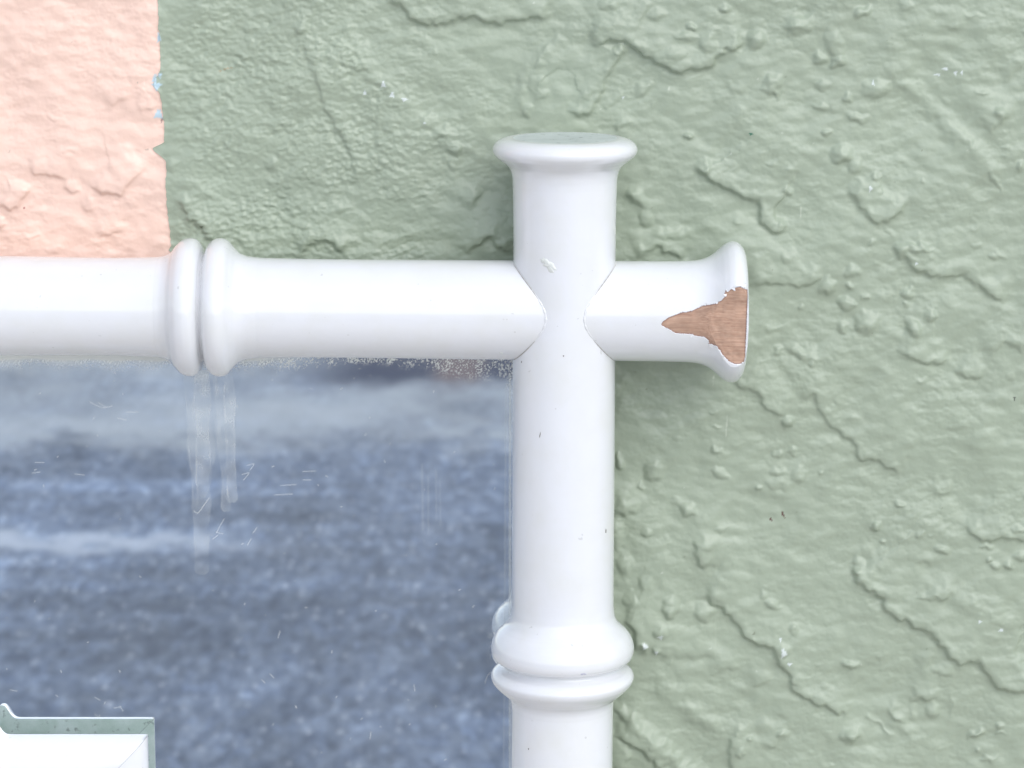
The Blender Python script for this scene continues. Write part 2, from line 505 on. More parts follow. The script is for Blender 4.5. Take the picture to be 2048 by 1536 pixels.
LEDGES = [
 ([(770,-8),(808,10),(822,33),(850,44),(890,43),(930,31),(962,37),(990,43),(1030,37),(1062,30),(1105,38)], 12, 60),
 ([(1178,86),(1235,77),(1268,93),(1300,113),(1325,126),(1354,141),(1392,133),(1420,128),(1436,106),(1465,94),(1498,80)], 13, 42),
 ([(1130,212),(1160,226),(1178,223),(1190,205),(1203,172),(1215,142),(1240,112),(1247,90)], 9, 32),
 ([(1125,60),(1088,108),(1066,150),(1062,178),(1080,192),(1098,176)], 5, 40),
 ([(1398,322),(1412,350),(1450,372),(1482,390),(1520,404),(1523,432),(1538,455),(1558,463),(1574,438)], 12, 40),
 ([(1698,365),(1713,395),(1735,425),(1752,443),(1776,440),(1800,418),(1812,392)], 11, 48),
 ([(1784,485),(1815,520),(1845,540),(1885,553),(1922,545),(1960,570),(1990,590),(2014,604)], 10, 26),
 ([(1495,569),(1550,561),(1600,569),(1627,560),(1645,536)], 9, 38),
 ([(1484,768),(1518,782),(1530,806),(1547,820),(1574,836)], 9, 36),
 ([(1600,800),(1628,785),(1645,822),(1665,850),(1690,868),(1710,886),(1719,916),(1750,915),(1776,930),(1806,950)], 8, 55),
 ([(1394,1068),(1397,1108),(1412,1144)], 10, 34),
 ([(1404,1180),(1420,1190),(1436,1206),(1470,1236),(1495,1272),(1520,1285),(1550,1300),(1563,1330),(1583,1346),(1592,1380),(1640,1405),(1700,1430)], 12, 58),
 ([(1700,1132),(1725,1166),(1764,1189),(1773,1216),(1800,1235),(1850,1255),(1880,1282),(1912,1319),(1950,1315),(1976,1346),(2002,1373),(2032,1378),(2075,1360)], 13, 66),
 ([(1925,1045),(1950,1066),(1972,1074),(2012,1071),(2070,1082)], 10, 38),
 ([(1790,696),(1830,712),(1868,726),(1905,712)], 8, 48),
 ([(1905,733),(1940,751),(1980,741)], 8, 30),
 ([(1975,712),(2012,680),(2055,708)], 6, 35),
 ([(1978,262),(1998,240),(2018,247)], 7, 24),
 ([(2005,165),(2030,140),(2060,112)], 4, 30),
 ([(590,72),(618,108),(632,142),(648,196),(660,226),(682,266),(700,302),(716,362)], 6, 30),
 ([(352,390),(380,431),(406,457),(434,484)], 8, 34),
 ([(596,506),(618,486),(638,475),(668,484),(694,514)], 10, 26),
 ([(925,510),(950,486),(975,470),(1000,489),(1030,502)], 11, 24),
 ([(1268,514),(1296,498),(1318,489),(1345,505),(1376,516)], 9, 22),
 ([(585,52),(600,62),(622,56)], 7, 22),
 ([(-10,392),(25,413),(50,388),(60,362)], 9, 55),
 ([(48,333),(90,345),(142,354)], 7, 28),
 ([(176,366),(212,385),(240,384),(252,366),(296,326)], 8, 42),
 ([(124,374),(145,382),(165,378)], 7, 18),
 ([(186,474),(222,466),(256,452)], 5, 26),
 ([(-10,455),(14,440)], 6, 24),
 ([(208,216),(236,200),(270,192)], 5, 30),
 ([(270,217),(300,216),(318,208)], 4, 24),
 ([(160,410),(178,416),(196,412)], 5, 16),
 ([(1816,1399),(1850,1396),(1884,1392)], 9, 24),
 ([(1770,1402),(1784,1426),(1802,1441),(1818,1448)], 8, 14),
 ([(1482,1446),(1470,1475),(1462,1505),(1466,1560)], 9, 36),
 ([(1520,1492),(1556,1482),(1584,1462)], 6, 24),
 ([(1684,1455),(1688,1478),(1716,1488)], 8, 28),
 ([(1242,1240),(1264,1250),(1274,1275),(1272,1310)], 14, 60),
 ([(1222,1462),(1262,1482),(1290,1502),(1330,1540)], 13, 30),
 ([(1244,1545),(1252,1515),(1268,1498)], 9, 30),
 ([(1412,1345),(1450,1336),(1492,1331)], 5, 22),
 ([(1494,1376),(1520,1366),(1554,1352)], 5, 22),
 ([(1222,1034),(1250,1022),(1280,1023)], 9, 34),
 ([(1838,1338),(1862,1312),(1880,1300)], 4, 18),
 ([(935,420),(950,400),(965,375)], 8, 24),
 ([(910,318),(918,300),(916,275)], 8, 22),
 ([(1464,757),(1480,770),(1500,780)], 6, 22),
 ([(1850,1182),(1880,1188),(1912,1182)], 8, 16),
 ([(1935,355),(1965,352),(1985,340)], 3, 20),
 ([(1590,702),(1610,718),(1640,715)], 5, 22),
 ([(470,105),(500,112),(530,100)], 4, 30),
 ([(1260,38),(1285,30),(1296,-6)], 4, 16),
 ([(1795,20),(1830,12)], 3, 20),
 ([(1870,45),(1905,52),(1935,60)], 3, 30),
 ([(1855,985),(1885,982),(1915,978)], 6, 24),
 ([(1820,1130),(1845,1118),(1870,1135)], 5, 18),
 ([(1560,640),(1535,655),(1590,668)], 3, 25),
]
for p, h, w in LEDGES: ledge(p, h * 0.95, w)

BLOBS = [
 (1310,942,22,25,11,20),(1375,1018,19,17,9,0),(1292,1064,12,12,8,0),(1283,970,8,8,6,0),(1342,1212,20,26,11,10),(1412,1222,27,22,10,-10),
 (1320,1262,14,14,9,0),(1288,1290,9,9,6,0),(1312,1300,7,8,5,0),(1414,1082,24,18,5,0),
 (1596,48,36,25,9,-15),(1612,22,22,14,-5,-20),(1588,50,20,12,4,-20),(1725,22,24,12,9,-30),(1668,88,22,38,8,-12),(1640,116,17,14,8,0),
 (1676,122,20,13,10,-15),(1546,168,24,24,11,0),(1552,188,9,11,6,0),(1645,172,18,12,6,0),(1752,178,36,22,9,-10),(1640,214,16,9,6,0),
 (1696,196,12,10,7,0),(1714,234,28,13,8,15),(1685,306,27,21,13,-5),(1653,264,11,8,7,0),(1577,382,13,11,9,0),(1712,330,16,20,7,0),
 (1750,352,9,9,5,0),(1380,270,12,9,9,0),(1286,178,26,12,6,-25),(1415,84,22,24,7,0),(1382,52,13,10,9,0),(1450,16,16,12,8,0),
 (1515,62,22,34,5,0),(1512,78,22,22,9,0),(1498,70,16,12,4,0),(1408,332,20,18,8,0),(1274,394,28,18,9,35),(1292,438,15,22,6,0),(1345,466,44,16,6,0),
 (1315,28,22,13,6,0),(1240,98,14,12,8,0),(1370,72,30,10,6,10),(1350,105,26,14,5,0),(1085,168,16,22,5,10),(1055,220,10,16,5,0),(1175,185,24,10,4,-30),
 (1240,250,12,8,5,-20),(1220,205,26,10,4,-30),
 (1655,572,21,22,11,0),(1700,572,11,10,7,0),(1694,606,24,15,10,10),(1735,645,28,25,12,0),(1704,540,18,16,7,0),(1685,656,12,14,6,0),
 (1728,594,10,8,5,0),(1815,584,15,12,10,0),(1812,608,8,7,6,0),(1826,652,16,26,10,-25),(1860,630,14,12,7,0),(1558,698,12,9,6,0),(1592,702,24,12,6,30),
 (1603,612,6,6,5,0),(1622,728,6,6,5,0),(1838,494,32,11,9,5),(1803,492,14,16,7,0),(1985,512,11,8,5,0),(1745,486,12,6,5,0),
 (1576,842,16,15,10,0),(1558,908,12,8,6,0),(1585,902,10,9,6,0),(1555,942,15,9,6,0),(1563,966,34,17,7,0),(1598,948,16,20,6,0),
 (1516,976,7,6,6,0),(1642,944,6,6,5,0),(1434,900,15,7,7,10),(1440,946,20,11,8,35),(1428,826,12,4,4,0),(1432,852,12,4,4,0),
 (1525,1188,8,12,5,0),(1546,1208,22,9,8,20),(1585,1256,9,10,6,0),(1565,1300,16,16,6,0),(1752,1052,13,13,10,0),(1714,1122,14,12,7,0),
 (1711,1140,10,9,9,0),(1797,1006,14,9,7,0),(1884,1098,17,9,8,10),(1858,1192,34,8,6,0),(1838,1066,7,6,5,0),(1765,1080,8,5,6,0),
 (2036,1056,18,10,8,15),(1972,1092,14,8,6,0),(1976,1118,8,7,7,0),(2016,1130,12,9,9,0),(1988,1130,8,8,6,0),(2044,1112,22,13,8,0),
 (1700,1326,22,9,8,5),(1888,1340,30,14,6,15),(1866,1418,14,22,6,0),(1825,1420,12,18,4,0),(1952,1466,20,9,8,-25),(2000,1450,11,11,7,0),(2000,1466,12,6,6,0),
 (1978,1516,18,9,6,0),(1706,1466,20,18,9,0),(1500,1474,10,8,7,0),(1480,1505,12,12,7,0),(1566,1466,18,8,7,-10),(1956,1498,7,7,5,0),
 (1240,925,8,22,10,-10),(1246,1005,16,30,6,0),(1235,1070,14,40,7,0),(1250,1130,18,30,6,0),(1262,1200,16,24,7,0),(1290,1165,16,20,5,0),
 (2004,225,16,18,8,0),(2040,330,10,14,7,0),(1990,360,8,26,5,-30),(1948,30,26,8,2.5,0),
 (500,55,20,10,3,0),(450,60,24,8,3,10),(700,60,16,20,3,0),(400,212,18,7,3,0),(530,245,16,8,3,0),(545,330,12,16,4,0),(700,330,12,10,4,0),(748,310,10,8,3,0),(740,340,12,8,3,0),
 (880,265,22,10,4,-10),(905,330,10,16,4,0),(345,330,12,18,5,0),(140,300,28,8,2.5,0),(110,500,20,10,3,0),(60,470,24,8,3,0),
]
for b in BLOBS: blob(*b)
# hollows / trowel scoops
for b in [(745,72,30,18,-4,-20),(1840,120,60,26,-3,40),(1950,260,70,26,-5,50),(1480,92,16,14,-4,0)]: blob(*b)

for p, h, w in [
 ([(1768,128),(1860,215),(1960,312),(1996,360)], 6, 17),
 ([(1300,1366),(1350,1400),(1400,1432),(1440,1470)], 5, 14),
 ([(1225,1405),(1290,1466),(1350,1520),(1400,1570)], 9, 13),
 ([(1734,1424),(1764,1452),(1794,1480)], 4, 3.5),
 ([(1300,1345),(1340,1370),(1380,1395)], 3, 12),
 ([(1752,1400),(1790,1440),(1830,1470)], 4, 12),
 ([(1500,195),(1470,240),(1420,290),(1400,325)], 3, 12),
 ([(1130,60),(1200,50),(1290,45)], 4, 14),
 ([(1760,640),(1800,680),(1840,700)], 3, 16),
 ([(660,90),(750,150),(860,250),(915,270)], 4, 16),
 ([(560,405),(650,420),(720,412)], 3, 14),
 ([(1900,1180),(1980,1230),(2048,1270)], 5, 16),
 ([(1600,330),(1560,350)], 4, 8),
 ([(1896,1370),(1906,1420),(1890,1450)], 3, 4),
 ([(1100,90),(1050,150),(1042,235)], 4, 9),
]: ridge(p, h, w)

# scattered pimples, denser on the right half
r2 = random.Random(5)
for k in range(430):
    x = r2.uniform(X0 + 20, X1 - 20); y = r2.uniform(YY0 + 20, YY1 - 20)
    if x < 1000 and r2.random() < 0.62: continue
    a = r2.uniform(3.5, 10) if r2.random() < 0.85 else r2.uniform(10, 17)
    blob(x, y, a * r2.uniform(0.9, 1.8), a * r2.uniform(0.6, 1.0), a * r2.uniform(0.14, 0.42), r2.uniform(-30, 30))

rough_area = 0.55 + 0.45 * np.clip(low_noise(SH, STEP, 90, 21) * 0.6 + 0.5, 0, 1.3)
left_green = np.clip((1000 - GXX) / 250, 0, 1) * np.clip((GXX - 330) / 60, 0, 1)
pinkside = np.clip((335 - GXX) / 20, 0, 1)
def soften(A, lam):
    fy = np.fft.fftfreq(A.shape[0], STEP)[:, None]; fx = np.fft.rfftfreq(A.shape[1], STEP)[None, :]
    return np.fft.irfft2(np.fft.rfft2(A) * np.exp(-2 * (math.pi * lam) ** 2 * (fx * fx + fy * fy)), A.shape)
H = 0.45 * H + 0.55 * soften(H, 3.4)       # thick paint rounds everything off
H += band_noise(SH, STEP, 24, 22, (0.8, 1.15)) * (0.24 + 0.42 * left_green) * rough_area * (1 - 0.25 * pinkside)
H += band_noise(SH, STEP, 13, 23, (0.85, 1.1)) * (0.10 + 0.15 * left_green) * rough_area
H += band_noise(SH, STEP, 60, 24, (0.8, 1.3)) * 0.8
H += low_noise(SH, STEP, 110, 25) * 3.0
# fade relief towards the border of the modelled patch so that it meets the plain wall round it
edge = np.minimum.reduce([GXX - X0, X1 - GXX, GYY - YY0, YY1 - GYY])
H *= np.clip(edge / 60, 0, 1)

# paint boundary: x as a function of y
BY = np.array([-400,-260,0,44,58,62,72,88,120,140,147,150,155,172,178,184,200,225,240,284,288,293,297,303,312,320,345,356,370,395,412,430,450,480,492,500,507,560,900,2500])
BX = np.array([300,303,315.6,317,316,319,320.5,321,321.5,321,317,318,311,309,315,320.7,324,325,327,328,322,312,305,310,321,331,333.5,332,332.5,335,335,336,338,341,342,338,345,347,355,400])
bj = np.interp(gys, BY, BX) + 1.3 * np.sin(gys / 23.0) * np.sin(gys / 61.0 + 1) + np.interp(gys, gys, np.convolve(rng.standard_normal(len(gys)), np.ones(3) / 3, 'same') * 0.9)
ib = int(round((330 - X0) / STEP))       # grid column that follows the boundary
# warp: columns near ib shift so that column ib sits on the boundary
colx = gxs[None, :] + (bj - gxs[ib])[:, None] * np.exp(-((gxs - gxs[ib]) / 45.0) ** 2)[None, :]
colx[:, ib] = bj
# bilinear sample of H at warped columns (row-wise)
Hs = np.empty(SH)
for i in range(SH[0]): Hs[i] = np.interp(colx[i], gxs, H[i])
dB = colx - bj[:, None]
# the green coat was painted last and lies thicker
Hs += np.where(dB >= -0.01, 1.5 + 0.7 * np.exp(-np.clip(dB, 0, None) / 4), 0)

GREEN = np.array([0.352, 0.406, 0.312]); PINK = np.array([0.88, 0.63, 0.525]); BLUE = np.array([0.47, 0.62, 0.70])
Cw = np.where((dB < -0.01)[..., None], PINK, GREEN)
rows_y = np.repeat(gys[:, None], SH[1], 1)
def stain(x, y, rx, ry, c, a=1.0, ang=0, seed=0, only=None):
    t = math.radians(ang); X = colx - x; Y = rows_y - y
    s = (np.abs(X) < 3 * max(rx, ry)) & (np.abs(Y) < 3 * max(rx, ry))
    u = (X * math.cos(t) + Y * math.sin(t)) / rx; v = (-X * math.sin(t) + Y * math.cos(t)) / ry
    th = np.arctan2(v, u)
    r = np.hypot(u, v) * (1 + 0.25 * np.sin(3 * th + seed) + 0.15 * np.sin(7 * th + 2 * seed))
    m = np.clip((1.15 - r) / 0.35, 0, 1) * a * s
    global Cw
    Cw = Cw * (1 - m[..., None]) + np.array(c) * m[..., None]
for x, y, rx, ry in [(318,75,3.2,9),(320.5,150,3,5),(314,171,8,6.5),(310,158,4,9),(317,229,7,8.5)]: stain(x, y, rx, ry, BLUE, 0.95, 0, x)
for x, y, rx, ry in [(767,168,4,6),(730,185,3,4.5),(785,189,4,5),(809,198,5,3.5),(849,245,3,2),(1246,195,2,2.5),(1289,1288,5,6),(1312,1302,3,4),(1320,1270,5,4),
                     (1560,1276,2.5,4),(1566,1302,5,8),(1578,1325,4,3),(1958,1240,3,2.5),(2001,1258,4.5,3),(1890,138,6,2.5),(1875,150,6,2),(1911,146,3,4),(1923,145,2,4),
                     (1832,526,3,2),(1740,376,3,5),(1746,165,2,5)]:
    stain(x, y, rx, ry, (0.66, 0.71, 0.70), 0.85, 0, x * 1.7)
for x, y, rx, ry, an in [(1566,1029,2,7,-25),(1542,1039,2,4,-25)]: stain(x, y, rx, ry, (0.10, 0.035, 0.03), 0.9, an, 1)
stain(1501, 267, 4, 2, (0.02, 0.16, 0.10), 0.9, 15); stain(49, 416, 2.2, 2.2, (0.35, 0.10, 0.09), 0.9); stain(2028, 795, 1.6, 3.5, (0.03, 0.03, 0.03), 0.9)
stain(404, 453, 2.5, 2.5, (0.10, 0.10, 0.07), 0.8); stain(323, 243, 1.5, 6, (0.25, 0.12, 0.12), 0.7)
for x, y in [(448,139),(455,137),(462,136),(440,142)]: stain(x, y, 3, 1.6, (0.40, 0.28, 0.16), 0.55, 0, x)
for x, y, l in [(1602,425,16),(1453,853,22),(1427,757,8),(1337,180,7),(1790,1320,0)]:
    if l: stain(x, y, 1.1, l, (0.58, 0.62, 0.52), 0.6, 4)
for k in range(130):    # dust and tiny flecks
    x = r2.uniform(-200, 2250); y = r2.uniform(-200, 1750); a = r2.uniform(0.8, 1.8)
    c = (0.16, 0.17, 0.12) if r2.random() < 0.55 else (0.62, 0.65, 0.58)
    stain(x, y, a * r2.uniform(1, 2.2), a, c, r2.uniform(0.25, 0.6), r2.uniform(0, 180), k)

# extend grid outwards with coarse rows and columns (the plain rest of the wall)
ext = np.array([30, 90, 220, 500, 1100, 2400, 5000, 10000, 16000.0])
xs_ext_l = colx[:, :1] - ext[::-1][None, :]; xs_ext_r = colx[:, -1:] + ext[None, :]
CX = np.hstack([xs_ext_l, colx, xs_ext_r]); ne = len(ext)
HH = np.pad(Hs, ((ne, ne), (ne, ne)), mode='edge')
CX = np.pad(CX, ((ne, ne), (0, 0)), mode='edge')
ylo, yhi = -6000.0, 7600.0
ye0 = gys[0] - (gys[0] - ylo) * (ext / ext[-1])[::-1]; ye1 = gys[-1] + (yhi - gys[-1]) * (ext / ext[-1])
RY = np.concatenate([ye0, gys, ye1])[:, None] * np.ones((1, CX.shape[1]))
CC = np.pad(Cw, ((ne, ne), (ne, ne), (0, 0)), mode='edge')
# plain world plane coordinates (not through the lens far out): place by linear wall coordinates
o_ = unproj(1024, 768, Y_WALL)
WP = unproj(np.clip(CX, X0 - 200, X1 + 200), np.clip(RY, YY0 - 200, YY1 + 200), Y_WALL)
WP[..., 0] += (CX - np.clip(CX, X0 - 200, X1 + 200)) * UNIT
WP[..., 2] -= (RY - np.clip(RY, YY0 - 200, YY1 + 200)) * UNIT
WP[..., 1] -= HH * UNIT
nr, nc = RY.shape
V = WP.reshape(-1, 3)
V[:, 2] = np.maximum(V[:, 2], GROUND_Z)
Fq = grid_faces(nr, nc, flip=True)
colidx = (Fq.reshape(nr - 1, nc - 1, 4)[..., 0] % nc)
colof = np.tile(np.arange(nc - 1), nr - 1)
is_pink = colof < (ib + ne)
wall = tag(empty('stucco_wall', (0, Y_WALL, GROUND_Z)), 'rough stucco wall painted sage green, with a peach pink section at its upper left', 'wall', kind='thing')
Cf = CC.reshape(-1, 3)
v, f, c = compact(V, Fq[~is_pink], Cf)
wg = mesh_obj('green_section', v, f, M_WALL, wall); set_color(wg, 'paint', c)
tag(wg, 'sage green painted stucco with lumpy trowel ridges')
# pink verts on the boundary get their own colour and sit behind the green coat
Vp = V.copy().reshape(nr, nc, 3); Cp = CC.copy()
Vp[:, ib + ne, 1] += 1.9 * UNIT
bl = (np.abs(Cp[:, ib + ne] - GREEN).sum(-1) < 0.02)
Cp[bl, ib + ne] = PINK
v, f, c = compact(Vp.reshape(-1, 3), Fq[is_pink], Cp.reshape(-1, 3))
wp = mesh_obj('pink_section', v, f, M_WALL, wall); set_color(wp, 'paint', c)
tag(wp, 'peach pink painted stucco with a ragged paint edge')
# free edge of the green coat
Vg = V.reshape(nr, nc, 3)
lip = np.stack([Vg[:, ib + ne], Vp[:, ib + ne] + np.array([0, 0.5 * UNIT, 0])], 1).reshape(-1, 3)
lo = mesh_obj('paint_edge', lip, grid_faces(nr, 2), M_WALL, wg); set_color(lo, 'paint', np.tile(GREEN * 0.8, (len(lip), 1)))

# ----------------------------------------------------------------- mirror with its turned frame
mirror = tag(empty('wall_mirror', tuple(unproj(1024, 768, 0.0))),
             'mirror in a glossy white turned frame with ringed collars, one rail end chipped', 'mirror')

def catmull(profile, step=1.5):
    p = np.array(profile, float)
    out = []
    P = np.vstack([2 * p[0] - p[1], p, 2 * p[-1] - p[-2]])
    for i in range(1, len(P) - 2):
        d = np.hypot(*(P[i + 1] - P[i]))
        n = max(1, int(min(d / step, 12 if step > 1 else 150)))
        # centripetal-ish: limit tangents to the segment length so that long straights stay straight
        def tan(a, b, c):
            l1 = np.hypot(*(b - a)); l2 = np.hypot(*(c - b))
            return ((b - a) / max(l1, 1e-6) * l2 + (c - b) / max(l2, 1e-6) * l1) / (l1 + l2)
        m0 = tan(P[i - 1], P[i], P[i + 1]) * d; m1 = tan(P[i], P[i + 1], P[i + 2]) * d
        for t in np.arange(n) / n:
            out.append((2 * t**3 - 3 * t**2 + 1) * P[i] + (t**3 - 2 * t**2 + t) * m0 + (-2 * t**3 + 3 * t**2) * P[i + 1] + (t**3 - t**2) * m1)
    out.append(p[-1])
    return np.array(out)

def axis_frame(kind):
    if kind == 'rail':
        A = unproj(0, 611, 0); B = unproj(1464, 623.9, 0)
        f = lambda x: unproj(x, 611 + 0.0088 * np.asarray(x, float), 0)
    else:
        f = lambda y: unproj(1130 - 0.0050 * (np.asarray(y, float) - 300), y, -4.0 * UNIT)
        A = f(np.array(300.0)); B = f(np.array(1500.0))
    d = (B - A) / np.linalg.norm(B - A)
    return f, d
AX = {k: axis_frame(k) for k in ('rail', 'post')}

def lathe(kind, profile, seg=144, phis=None, smooth=1.5, dense=None):
    """returns verts (n_t, n_phi, 3); phi = 0 faces the camera side (-Y)"""
    f, d = AX[kind]
    pr = catmull(profile, smooth)
    out = []
    e1 = np.array([0, -1.0, 0]); e2 = np.cross(d, e1); e2 /= np.linalg.norm(e2)
    if phis is None: phis = np.linspace(0, 2 * math.pi, seg, endpoint=False)
    ring = np.cos(phis)[:, None] * e1 + np.sin(phis)[:, None] * e2
    C = f(pr[:, 0]); 
    sc = np.array([pxscale(c) for c in C])
    return C[:, None, :] + ring[None] * (pr[:, 1] * sc)[:, None, None]

def lathe_obj(name, kind, profile, parent, mat=None, seg=144, smooth=1.5):
    # far runs outside the photo: keep the scale of the last photographed bit
    V = lathe(kind, profile, seg, smooth=smooth)
    n, m, _ = V.shape
    o = mesh_obj(name, V.reshape(-1, 3), grid_faces(n, m, wrap=True, flip=(kind == 'post')), mat or M_WHITE, parent)
    return o

RR = 99.5
# horizontal rail ------------------------------------------------------------
rail_a = lathe_obj('top_rail', 'rail', [(-1700, RR), (0, RR), (300, RR), (318, 100.3)], mirror)
tag(rail_a, 'left length of the white top rail')
lathe_obj('collar', 'rail', [(318, 100.3), (330, 103), (342, 109.5), (353, 123), (365, 134), (381, 138.4), (392, 136), (399, 129.5), (403.5, 121), (405.5, 113), (408, 107)], rail_a)
rail_b = lathe_obj('top_rail', 'rail', [(520, 100.2), (560, RR), (1000, RR), (1300, 100.3)], mirror)
tag(rail_b, 'right length of the white top rail, running through the corner crossing')
lathe_obj('collar', 'rail', [(408, 107), (410.5, 109), (413.5, 118), (419, 128.5), (428, 135.8), (442, 138.6), (455, 134), (467, 121), (478, 110), (492, 104), (507, 101.5), (520, 100.2)], rail_b)

# flared rail end with the bare wood chip
POLY = np.array([(1322,648.5),(1326,643),(1331,640),(1338,635),(1345,632),(1356,628),(1364.6,624.6),(1374,624),(1383,622),(1390,619),(1398,615),(1405,611),(1412.5,610),(1420,609.5),(1431,607),(1436,603),(1441.7,601.7),
 (1446,597),(1450,593),(1449,587),(1451,580),(1458,581),(1462,578),(1466.7,576.7),(1473,574),(1479,572.5),(1486,575),(1495.0,579),(1495.6,593),(1494.2,626.7),(1492.6,668),(1490.5,716),
 (1488,724.6),(1481,729),(1471,730),(1460,725.6),(1452,718),(1447,713),(1444,709),(1441,703),(1437.5,699.6),(1434,694),(1429,692),(1423,689),(1415.6,689),(1417.5,685),(1416.7,681),(1408,674.6),(1400,674),(1389.6,672.5),
 (1383,669),(1368,668.5),(1352,667),(1345,664),(1341.7,661),(1331,656),(1324,651.7)])
def in_poly(x, y, P):
    ins = np.zeros(x.shape, bool); n = len(P)
    for i in range(n):
        x1, y1 = P[i]; x2, y2 = P[(i + 1) % n]
        if y1 == y2: continue
        c = ((y1 > y) != (y2 > y)) & (x < (x2 - x1) * (y - y1) / (y2 - y1) + x1)
        ins ^= c
    return ins
endprof = [(1300, 100.3), (1350, 100.8), (1378, 101.6), (1394, 103.3), (1408, 107), (1421, 113.5), (1433, 123), (1443, 132), (1453, 138.6), (1463, 141.3), (1472, 139.8), (1480, 133.5), (1485, 126), (1487.5, 118.5), (1488.2, 112), (1488.2, 104)]
ph_f = np.linspace(math.radians(-62), math.radians(62), 620)
ph_b = np.linspace(math.radians(62), math.radians(298), 110)[1:-1]
ph = np.concatenate([ph_f, ph_b])
# phi measured with e2 = d x e1 ; find sign so that n points down-front
EV = lathe('rail', endprof, phis=ph, smooth=0.45)
f_, d_ = AX['rail']
e1 = np.array([0, -1.0, 0]); e2 = np.cross(d_, e1); e2 /= np.linalg.norm(e2)
tl = math.radians(4.5)
dn = e2 if e2[2] < 0 else -e2
nn = math.cos(tl) * e1 + math.sin(tl) * dn
prd = catmull(endprof, 0.45)
xx = np.clip(prd[:, 0], 1300, 1490)
Lx = np.interp(xx, [1300, 1322, 1345, 1420, 1462, 1490], [120, 101.5, 101, 109.5, 114.5, 114.5])
Cax = f_(prd[:, 0])
scl = np.array([pxscale(c) for c in Cax])
rel = EV - Cax[:, None, :]
proj_n = (rel @ nn) / scl[:, None]
wob = band_noise(proj_n.shape, 1.0, 60, 31, (1, 1))
ex = proj_n - (Lx[:, None] + 0.25 * wob)
EV = EV - np.where(ex > 0, ex, 0)[..., None] * scl[:, None, None] * nn
px, py = proj(EV.reshape(-1, 3)); px = px.reshape(EV.shape[:2]); py = py.reshape(EV.shape[:2])
jx = band_noise(px.shape, 1, 9, 33) * 0.5; jy = band_noise(px.shape, 1, 9, 34) * 0.5
infront = (np.arange(len(ph)) < len(ph_f))[None, :]
ins = in_poly(px + jx, py + jy, POLY) & infront
nrm = rel / np.linalg.norm(rel, axis=-1, keepdims=True)
# wood lies a paint film lower
EV = EV - np.where(ins, 1.7, 0)[..., None] * UNIT * nrm
n_, m_, _ = EV.shape
Fe = grid_faces(n_, m_, wrap=True)
allin = ins.reshape(-1)[Fe].all(1)
v, f = compact(EV.reshape(-1, 3), Fe[~allin])
endcap = mesh_obj('end_cap', v, f, M_WHITE, rail_b)
tag(endcap, 'flared rail end with its front face chipped')
v, f = compact(EV.reshape(-1, 3), Fe[allin])
dd, _, _, _ = poly_dist(np.vstack([POLY, POLY[:1]]), px + jx, py + jy)
v, f, ew = compact(EV.reshape(-1, 3), Fe[allin], np.exp(-(dd.reshape(-1) / 1.6) ** 2))
o = mesh_obj('bare_wood', v, f, M_WOOD, rail_b); set_float(o, 'rim', ew); tag(o, 'jagged patch of bare brown wood where the white paint has broken off')
# paint torn up along the break: small lifted flakes
def curl(x, y, l, w, ang, seed):
    k = int(np.argmin(((px - x) ** 2 + (py - y) ** 2 + 1e6 * (~infront)).ravel()))
    P0 = EV.reshape(-1, 3)[k]; Nn = nrm.reshape(-1, 3)[k]
    a = math.radians(ang); T = np.array([math.cos(a), 0, -math.sin(a)]); T -= (T @ Nn) * Nn; T /= np.linalg.norm(T); B = np.cross(Nn, T)
    rr_ = random.Random(seed); V = []
    for i in range(7):
        s_ = i / 6
        for j in range(5):
            q = (j / 4 - 0.5) * w * (1 - 0.75 * s_ ** 2) * rr_.uniform(0.8, 1.2)
            V.append(P0 + UNIT * (T * (l * s_ - 1.0) + B * q + Nn * (1.5 + 2.6 * s_ * s_)))
    V = np.array(V); V2 = V - Nn * 0.9 * UNIT
    F1 = grid_faces(7, 5); F2 = grid_faces(7, 5, flip=True) + 35
    o_ = mesh_obj('lifted_flake', np.vstack([V, V2]), np.vstack([F1, F2]), M_WHITE, rail_b)
for q in [(1454,581,9,5,-20,1),(1467,577,7,5,60,2),(1489,573,8,5,-70,3),(1433,606,7,4,-30,4),(1420,690,9,6,30,5),(1446,712,8,5,70,6),(1410,610,6,4,-60,7),(1384,670,6,3,120,8),(1452,590,6,5,180,9)]:
    curl(*q)
# closing face of the end
lastring = EV[-1]; cen = lastring.mean(0)
mesh_obj('end_face', np.vstack([lastring, cen]), np.array([(i, (i + 1) % m_, m_) for i in range(m_)]), M_WHITE, rail_b)

# vertical post --------------------------------------------------------------
post_a = lathe_obj('side_post', 'post', [(372, 104.2), (420, 103.2), (700, 102.6), (1000, 102.2), (1190, 101.8)], mirror)
tag(post_a, 'upper length of the white side post, crossing over the rail')
cap = lathe_obj('end_cap', 'post', [(275.4, 104), (276.6, 119), (280.5, 131), (287, 140), (296, 144.8), (304, 144), (312, 138.5), (319, 130), (327, 119.5), (335, 111.5), (344, 107.5), (356, 105.2), (372, 104.2)], post_a)
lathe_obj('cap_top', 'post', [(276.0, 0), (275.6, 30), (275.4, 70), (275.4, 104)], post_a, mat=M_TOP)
lathe_obj('collar', 'post', [(1190, 101.8), (1215, 102.5), (1232, 105), (1244, 110.5), (1254, 120), (1264, 130.5), (1276, 138.5), (1292, 142.8), (1303, 142), (1311, 138.5), (1315.5, 133.5), (1317.5, 128), (1318.5, 122), (1320, 118), (1324, 117)], post_a)
post_b = lathe_obj('side_post', 'post', [(1414, 101.6), (1500, 101.3), (1800, 101), (4200, 101)], mirror)
tag(post_b, 'lower length of the white side post')
